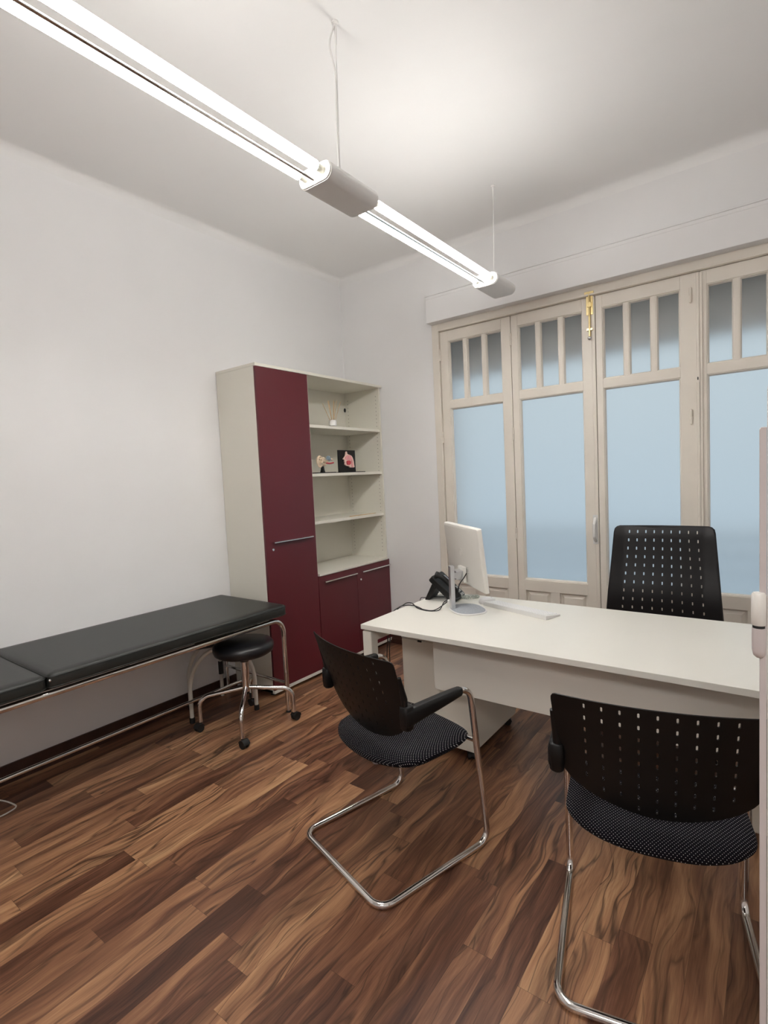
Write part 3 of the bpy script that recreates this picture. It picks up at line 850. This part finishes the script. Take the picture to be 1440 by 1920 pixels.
# keyboard
kc = Vector((-1.088, 2.608, DZ)); ka = math.atan2(-.134, .404)
t = thing('keyboard', 'slim white keyboard on the desk in front of executive chair', 'keyboard', kc, ka)
KW, KD = .425, .112
bm = bmesh.new()
pf = [(-KD/2, 0), (-KD/2, .019), (-KD/2+.006, .021), (KD/2, .009), (KD/2, .0)]
loft(bm, [[Vector((x, a, b)) for a, b in pf] for x in (-KW/2, KW/2)])
bev(obj('case', bm, 'whiteplastic', t), .002)
bm = bmesh.new()
for row in range(6):
    y = KD/2-.010-row*.0175; zz = .0095+(.021-.009)*(KD/2-y)/KD
    n = 21
    for k in range(n):
        if row == 5 and 3 < k < 9: continue
        x = -KW/2+.012+k*(KW-.024)/n
        box(bm, x+.001, x+.0175, y-.0155, y, zz, zz+.003)
    if row == 5: x = -KW/2+.012+4*(KW-.024)/n; box(bm, x+.001, x+5*(KW-.024)/n-.002, y-.0155, y, zz, zz+.003)
obj('keycaps', bm, 'keytop', t)

# mouse
t = thing('mouse', 'white computer mouse lying between keyboard and monitor', 'mouse', (-1.318, 2.694, DZ), math.radians(62))
bm = bmesh.new()
rings = []
for z, s_ in ((0, .95), (.004, 1), (.014, .98), (.022, .86), (.027, .62), (.0295, .3)):
    rings.append([Vector((a*s_-.004*(1-s_)*3, b*s_, z)) for a, b in superell(.104, .060, 2.4, N=28)])
loft(bm, rings); ms = obj('body', bm, 'keytop', t, 60)
latheo('scroll_wheel', [(0, -.003), (.006, -.003), (.006, .003), (0, .003)], (0, 0, 0), 'print', t, 14, 35, Matrix.Translation((.028, 0, .022)) @ Matrix.Rotation(PI/2, 4, 'X'))

# desk phone: tilted slab propped by a foot, seen from its back left side
pa = math.atan2(.12, .17)
t = thing('desk_phone', 'black office phone on tilted stand behind the monitor pole', 'phone', (-1.585, 2.655, DZ), math.radians(10))
sl = Matrix.Translation((-.040, 0, .150)) @ Matrix.Rotation(math.radians(43), 4, 'Y')   # local x runs down the slab
bm = bmesh.new(); loft(bm, [[sl @ Vector((a, b, z)) for a, b in rrect(.200, .180, .018, 4, .100, .02)] for z in (-.034, -.028, -.006, 0)])
bd = obj('body', bm, 'plastic', t, 35); bev(bd, .004)
bm = bmesh.new(); loft(bm, [[sl @ Vector((a, b, z)) for a, b in rrect(.045, .085, .006, 3, .055, .045)] for z in (0, .002)]); lab(obj('display', bm, 'display', bd), 'pale grey display')
bm = bmesh.new()
for i in range(4):
    for j in range(3): box(bm, .10+i*.026, .116+i*.026, .012+j*.028, .034+j*.028, 0, .004, sl)
obj('keypad', bm, 'print', bd)
bm = bmesh.new()   # handset along the left edge
hs = spline([(.010, -.050, .018), (.05, -.050, .034), (.11, -.050, .036), (.155, -.050, .034), (.192, -.050, .016)], 5)
tube(bm, [sl @ p for p in hs], .014, 12, True, [.021 if i < 3 or i > len(hs)-4 else .015 for i in range(len(hs))])
obj('handset', bm, 'plastic', t, 50)
bm = bmesh.new()
ft = [(-.040, .118), (-.012, .098), (-.070, .0), (-.100, .0)]
loft(bm, [[Vector((a, y, b)) for a, b in ft] for y in (-.045, .090)])
bev(obj('stand', bm, 'plastic', t), .005)
bm = bmesh.new()
P = []
base = spline([(.105, .02, .012), (.13, .07, .010), (.165, .09, .010), (.19, .08, .009), (.165, .05, .009), (.12, .035, .010)], 24)
for i, p in enumerate(base):
    a = i*1.35
    d = (base[min(i+1, len(base)-1)]-base[max(i-1, 0)]).normalized(); sd = Vector((-d.y, d.x, 0))
    P.append(p+sd*.008*math.cos(a)+Vector((0, 0, .008*math.sin(a))))
tube(bm, spline(P, 3), .0018, 6); lab(obj('coiled_cord', bm, 'greycord', t, 60), 'grey coiled handset cord')

def cable(pts, label, r=.0028, m='blackcable'):
    bm = bmesh.new(); tube(bm, spline(pts, 8), r, 8); return tag(obj('cable', bm, m, None, 60), label, 'cable', 'black cables at the monitor')
Z = DZ+.0035
cable([(-1.432, 2.520, Z+.16), (-1.452, 2.500, Z+.055), (-1.470, 2.470, Z+.03), (-1.470, 2.415, Z), (-1.515, 2.375, Z), (-1.60, 2.40, Z), (-1.665, 2.44, Z+.012), (-1.700, 2.415, Z+.006), (-1.722, 2.34, Z-.05), (-1.735, 2.30, .45), (-1.76, 2.40, .02)],
      'black cable arching highest over the left desk edge')
cable([(-1.437, 2.500, Z+.06), (-1.458, 2.475, Z+.03), (-1.490, 2.405, Z), (-1.545, 2.385, Z), (-1.60, 2.415, Z), (-1.66, 2.425, Z+.004), (-1.700, 2.360, Z+.001), (-1.720, 2.30, Z-.06), (-1.735, 2.27, .40), (-1.77, 2.35, .02)],
      'black cable lying flat under the arched one at the desk edge')
cable([(-1.60, 2.700, Z), (-1.66, 2.672, Z), (-1.695, 2.630, Z), (-1.715, 2.60, Z-.02), (-1.73, 2.58, .5), (-1.74, 2.60, .02)], 'thin black cable running from phone over the desk edge', .0022)
bm = bmesh.new(); tube(bm, spline([(-1.350, 2.520, DZ+.196), (-1.365, 2.515, DZ+.170), (-1.392, 2.510, DZ+.130), (-1.402, 2.502, DZ+.075), (-1.425, 2.488, DZ+.042)], 6), .003, 8)
tag(obj('cable', bm, 'blackcable', None, 60), 'short black cable plugged into the monitor back', 'cable', 'black cables at the monitor')

# ------------------------------------------------------------------ perforated shells
def perforated(outline, slots, sw, sh_, du, dz, fmap, thick):
    """flat sheet with slot holes, cut into a grid, then bent through fmap(u,z)->Vector and thickened"""
    bm = bmesh.new(); edges = []
    def ring(pts):
        vs = [bm.verts.new((a, 0, b)) for a, b in pts]
        for i in range(len(vs)): edges.append(bm.edges.new((vs[i], vs[(i+1) % len(vs)])))
    ring(outline)
    for u, z in slots:
        ring([(u-sw/2, z-sh_/2+sw*.4), (u, z-sh_/2), (u+sw/2, z-sh_/2+sw*.4), (u+sw/2, z+sh_/2-sw*.4), (u, z+sh_/2), (u-sw/2, z+sh_/2-sw*.4)])
    bmesh.ops.triangle_fill(bm, edges=edges, use_beauty=True, use_dissolve=False, normal=(0, -1, 0))
    us = [a for a, b in outline]; zs = [b for a, b in outline]
    k = min(us)+du*.37
    while k < max(us):
        bmesh.ops.bisect_plane(bm, geom=bm.verts[:]+bm.edges[:]+bm.faces[:], plane_co=(k, 0, 0), plane_no=(1, 0, 0)); k += du
    k = min(zs)+dz*.37
    while k < max(zs):
        bmesh.ops.bisect_plane(bm, geom=bm.verts[:]+bm.edges[:]+bm.faces[:], plane_co=(0, 0, k), plane_no=(0, 0, 1)); k += dz
    bmesh.ops.remove_doubles(bm, verts=bm.verts, dist=1e-5)
    bm.normal_update()
    for f in bm.faces:
        if f.normal.y > 0: f.normal_flip()
    uv = [(v.co.x, v.co.z) for v in bm.verts]
    bm.verts.index_update()
    tris = [[v.index for v in f.verts] for f in bm.faces]
    rim = [[e.verts[0].index, e.verts[1].index] for e in bm.edges if len(e.link_faces) == 1]
    bm.free()
    pos, nor = [], []
    for u, z in uv:
        h = 1e-3
        p = fmap(u, z); n = (fmap(u+h, z)-fmap(u-h, z)).cross(fmap(u, z+h)-fmap(u, z-h)).normalized()
        pos.append(p); nor.append(n)
    return pos, nor, tris, rim
def shell_obj(name, data, m, parent, thick):
    pos, nor, tris, rim = data; n = len(pos); h = thick/2
    V = [p+q*h for p, q in zip(pos, nor)]+[p-q*h for p, q in zip(pos, nor)]
    F = [list(f) for f in tris]+[[i+n for i in f[::-1]] for f in tris]
    N = [[nor[i] for i in f] for f in tris]+[[-nor[i] for i in f[::-1]] for f in tris]
    rimset = {}
    for f in tris:
        for i in range(len(f)): rimset[(f[i], f[(i+1) % len(f)])] = 1
    for a, b in rim:
        if (a, b) not in rimset: a, b = b, a
        k = len(V); V += [V[b], V[a], V[a+n], V[b+n]]
        F.append([k, k+1, k+2, k+3])
        fn = (V[k+1]-V[k]).cross(V[k+2]-V[k+1]).normalized(); N.append([fn]*4)
    me = bpy.data.meshes.new(name); me.from_pydata([tuple(v) for v in V], [], F)
    for p in me.polygons: p.use_smooth = True
    me.normals_split_custom_set([tuple(q) for f in N for q in f])
    me.materials.append(M[m])
    o = bpy.data.objects.new(name, me); COL.objects.link(o); o.parent = parent
    return o

# ------------------------------------------------------------------ visitor chairs
def visitor_chair(loc, rz, label):
    t = thing('visitor_chair', label, 'chair', loc, rz, 'black cantilever visitor chairs')
    r = .0125
    # one continuous chrome tube: arm, front leg, floor, rear bar, and back up
    half = [(.262, -.10, .648), (.264, .203, .656), (.267, .274, .0125+.0), (.262, -.262, .0125)]
    pts = half+[(-a, b, c) for a, b, c in half[::-1]]
    rad = [0, .055, .050, .055, .055, .050, .055, 0]
    tubeo('frame', fillet(pts, rad, 9), r, 'chrome', t, 18)
    bm = bmesh.new()
    tube(bm, fillet([(-.262, .226, .437), (-.20, .226, .432), (-.19, .20, .398), (.19, .20, .398), (.20, .226, .432), (.262, .226, .437)], .02, 4), .010, 12)
    tube(bm, [(-.13, .20, .400), (-.13, -.03, .402)], .007, 10); tube(bm, [(.13, .20, .400), (.13, -.03, .402)], .007, 10)
    obj('seat_bracket', bm, 'chrome', t, 40)
    # glides
    for s in (-1, 1):
        bm = bmesh.new(); box(bm, s*.266-.008, s*.266+.008, .15, .20, 0, .004); obj('glide', bm, 'rubber', t)
    # seat cushion
    def outline(k):
        out = []
        N = 56
        for i in range(N):
            a = 2*PI*i/N; c, s_ = math.cos(a), math.sin(a)
            if s_ >= 0: n, d = 5.0, .272
            else: n, d = 2.2, .168
            u = .248*math.copysign(abs(c)**(2/n), c); v = d*math.copysign(abs(s_)**(2/n), s_)
            out.append((u*k, v*k+.015*(1-k)))
        return out
    def grow(e):   # approximate inset by scaling
        return 1-e/.24
    bm = bmesh.new(); rings = []
    for e, z in ((.12, .406), (.055, .408), (.028, .413), (.010, .422), (0, .434), (.002, .444), (.010, .450), (.028, .457), (.07, .461), (.14, .4595), (.21, .458)):
        rings.append([Vector((a, b, z+ (.006*max(0, -b/.2)**2 if z > .44 else 0) - (.008*max(0, (b-.18)/.09)**2 if z > .44 else 0))) for a, b in outline(grow(e))])
    loft(bm, rings); obj('seat', bm, 'fabric', t, 60)
    # perforated plastic backrest
    def hw(z):
        if z > .66: return .255+.013*(z-.66)/.185
        f = (z-.492)/(.66-.492); f = max(0, min(1, f))
        return .255*(1-(1-f)**2.6)**(1/1.7)
    left = []
    zs = [.492, .4935, .497, .503, .511, .522, .536, .553, .572, .594, .618, .642, .665, .71, .76, .80, .825]
    right = [(hw(z), z) for z in zs]
    corner = [(.266, .835), (.262, .842), (.254, .8455)]
    topl = [(u, .8455+.002*(1-(u/.25)**2)) for u in (.2, .1, 0, -.1, -.2)]
    outl = [(0, .492)]+[p for p in right[1:]]+corner+topl+[(-a, b) for a, b in corner[::-1]]+[(-a, b) for a, b in right[::-1][:-1]]
    slots = []
    for i in range(9):
        u = (i-4)*.0445
        for j in range(9):
            z = .826-j*.0385
            if abs(u)+.026 < hw(z-.018): slots.append((u, z))
    def fm(u, z):
        v = -.150-.045*(1-(u/.27)**2)*1.0-.06*(z-.66)/.19
        v += .030 if False else 0
        return Vector((u, v+.045, z))
    sd = perforated(outl, slots, .0054, .0170, .016, .03, fm, .006)
    shell_obj('backrest', sd, 'plastic', t, .0036)
    # side posts, sockets and arm pads
    for s in (-1, 1):
        tubeo('back_post', [(s*.254, -.112, .625), (s*.259, -.116, .70), (s*.266, -.140, .785)], .011, 'plastic', t, 12, [.013, .012, .007])
        bm = bmesh.new()
        secs = [(.152, .030, .028, .656), (.146, .036, .033, .655), (.10, .042, .040, .652), (.02, .044, .050, .646), (-.06, .044, .058, .640), (-.100, .044, .064, .636), (-.118, .040, .066, .634), (-.126, .030, .060, .633)]
        loft(bm, [[Vector((s*.264+a, v, z+b)) for a, b in rrect(w, h, min(w, h)*.36, 4)] for v, w, h, z in secs])
        ap = obj('armrest', bm, 'plastic', t, 50)
        bm = bmesh.new()
        loft(bm, [[Vector((s*.260+a, -.108+b, z)) for a, b in rrect(w, d, .014, 4)] for z, w, d in ((.590, .032, .034), (.596, .040, .042), (.640, .044, .046), (.672, .042, .044), (.676, .036, .038))])
        obj('back_socket', bm, 'plastic', ap, 50)
    return t
visitor_chair((-1.249, 1.620, 0), math.radians(-15.7), 'black visitor chair at the left end of the desk, chrome sled frame in full view')
visitor_chair((-.284, 1.636, 0), math.radians(12.5), 'black visitor chair with perforated back, nearest the door edge on the right')

# ------------------------------------------------------------------ executive chair behind the desk
ex, ey = -.512, 3.255
t = thing('executive_chair', 'tall black perforated swivel chair behind the desk', 'chair', (ex, ey, 0), math.radians(2.0))
# local: +y away from the desk
def ehw(z):
    return .298-.052*((z-.45)/.65) if z < 1.10 else .246
zs = [.40, .47, .55, .65, .75, .85, .95, 1.03, 1.085]
rt = [(ehw(z), z) for z in zs]
outl = [(-.26, .392), (0, .39), (.26, .392)]+rt+[(.243, 1.104), (.234, 1.113), (.222, 1.117)]+[(u, 1.1175) for u in (.1, 0, -.1)]+[(-.222, 1.117), (-.234, 1.113), (-.243, 1.104)]+[(-a, b) for a, b in rt[::-1]]
slots = []
for j in range(13):
    z = 1.090-j*.0478
    if z < .50: break
    for i in range(9): slots.append(((i-4)*(.0425+.0009*j), z))
def efm(u, z):
    y = .0+.10*(z-.66)+.035*(u/.27)**2*-1
    y += -.02*math.exp(-((z-.72)/.14)**2)
    if z > 1.06: y += .5*(z-1.06)**1.5
    if abs(u) > .20: y += .25*(abs(u)-.20)
    return Vector((u, y, z))
sd = perforated(outl, slots, .0068, .019, .016, .03, efm, .01)
o = shell_obj('backrest', sd, 'leather', t, .008)
bm = bmesh.new()
edge = [p for p in outl]
P = [efm(a, b) for a, b in edge]
P = [p+Vector((0, .004, 0)) for p in P]
tube(bm, P+P[:1], .0085, 10, False); obj('edge_piping', bm, 'leather', o, 60)
bm = bmesh.new()
loft(bm, [[Vector((a, b, z)) for a, b in superell(.52-2*e, .49-2*e, 4, 0, -.22, 40)] for e, z in ((.05, .395), (.01, .400), (0, .42), (.002, .455), (.02, .475), (.07, .484), (.18, .480))])
obj('seat', bm, 'leather', t, 60)
latheo('column', [(0, .10), (.028, .10), (.028, .26), (.018, .26), (.018, .38), (.09, .385), (.09, .397), (0, .397)], (0, -.22, 0), 'chrome', t, 20)
bm = bmesh.new(); tube(bm, fillet([(0, -.2, .388), (0, .02, .388), (0, .02, .55)], .05, 5), .018, 12); obj('back_bracket', bm, 'plastic', t, 50)
for k in range(5):
    a = PI/2+2*PI*k/5+.3; c, s_ = math.cos(a), math.sin(a)
    bm = bmesh.new(); tube(bm, [(0.02*c, -.22+.02*s_, .125), (.16*c, -.22+.16*s_, .105), (.29*c, -.22+.29*s_, .078)], .018, 10, True, [.024, .019, .014])
    lg = obj('base_arm', bm, 'chrome', t, 50)
    caster(lg, .29*c, -.22+.29*s_, .07, a+.9, .026)

# ------------------------------------------------------------------ added fill light behind the camera, not a known lamp
ld = bpy.data.lights.new('rear_fill_light', 'AREA'); ld.shape = 'DISK'; ld.size = .7; ld.energy = REAR_FILL
ld.color = (1.0, .96, .92)
lo = bpy.data.objects.new('rear_fill_light', ld); COL.objects.link(lo); lo.location = (.25, -1.5, 3.1)
lo.rotation_euler = (math.radians(25), 0, math.radians(12))

# ------------------------------------------------------------------ daylight outside
w = bpy.data.worlds.new('World'); S.world = w; w.use_nodes = True
nt = w.node_tree; bg = nt.nodes['Background']
tcn = nt.nodes.new('ShaderNodeTexCoord'); sp_ = nt.nodes.new('ShaderNodeSeparateXYZ'); nt.links.new(tcn.outputs['Generated'], sp_.inputs[0])
rp = nt.nodes.new('ShaderNodeValToRGB'); nt.links.new(sp_.outputs[2], rp.inputs[0])
mp = nt.nodes.new('ShaderNodeMapRange'); nt.links.new(sp_.outputs[2], mp.inputs[0]); mp.inputs[1].default_value = -.5; mp.inputs[2].default_value = .5
nt.links.new(mp.outputs[0], rp.inputs[0])
e = rp.color_ramp.elements
e[0].position = .25; e[0].color = (.41, .53, .63, 1); e[1].position = .85; e[1].color = (.61, .69, .715, 1)
nt.links.new(rp.outputs[0], bg.inputs['Color']); bg.inputs['Strength'].default_value = 1.0

S.view_settings.view_transform = 'Standard'
S.view_settings.look = 'None'
S.view_settings.exposure = 0.0
S.view_settings.gamma = 1.0
S.view_settings.use_curve_mapping = False
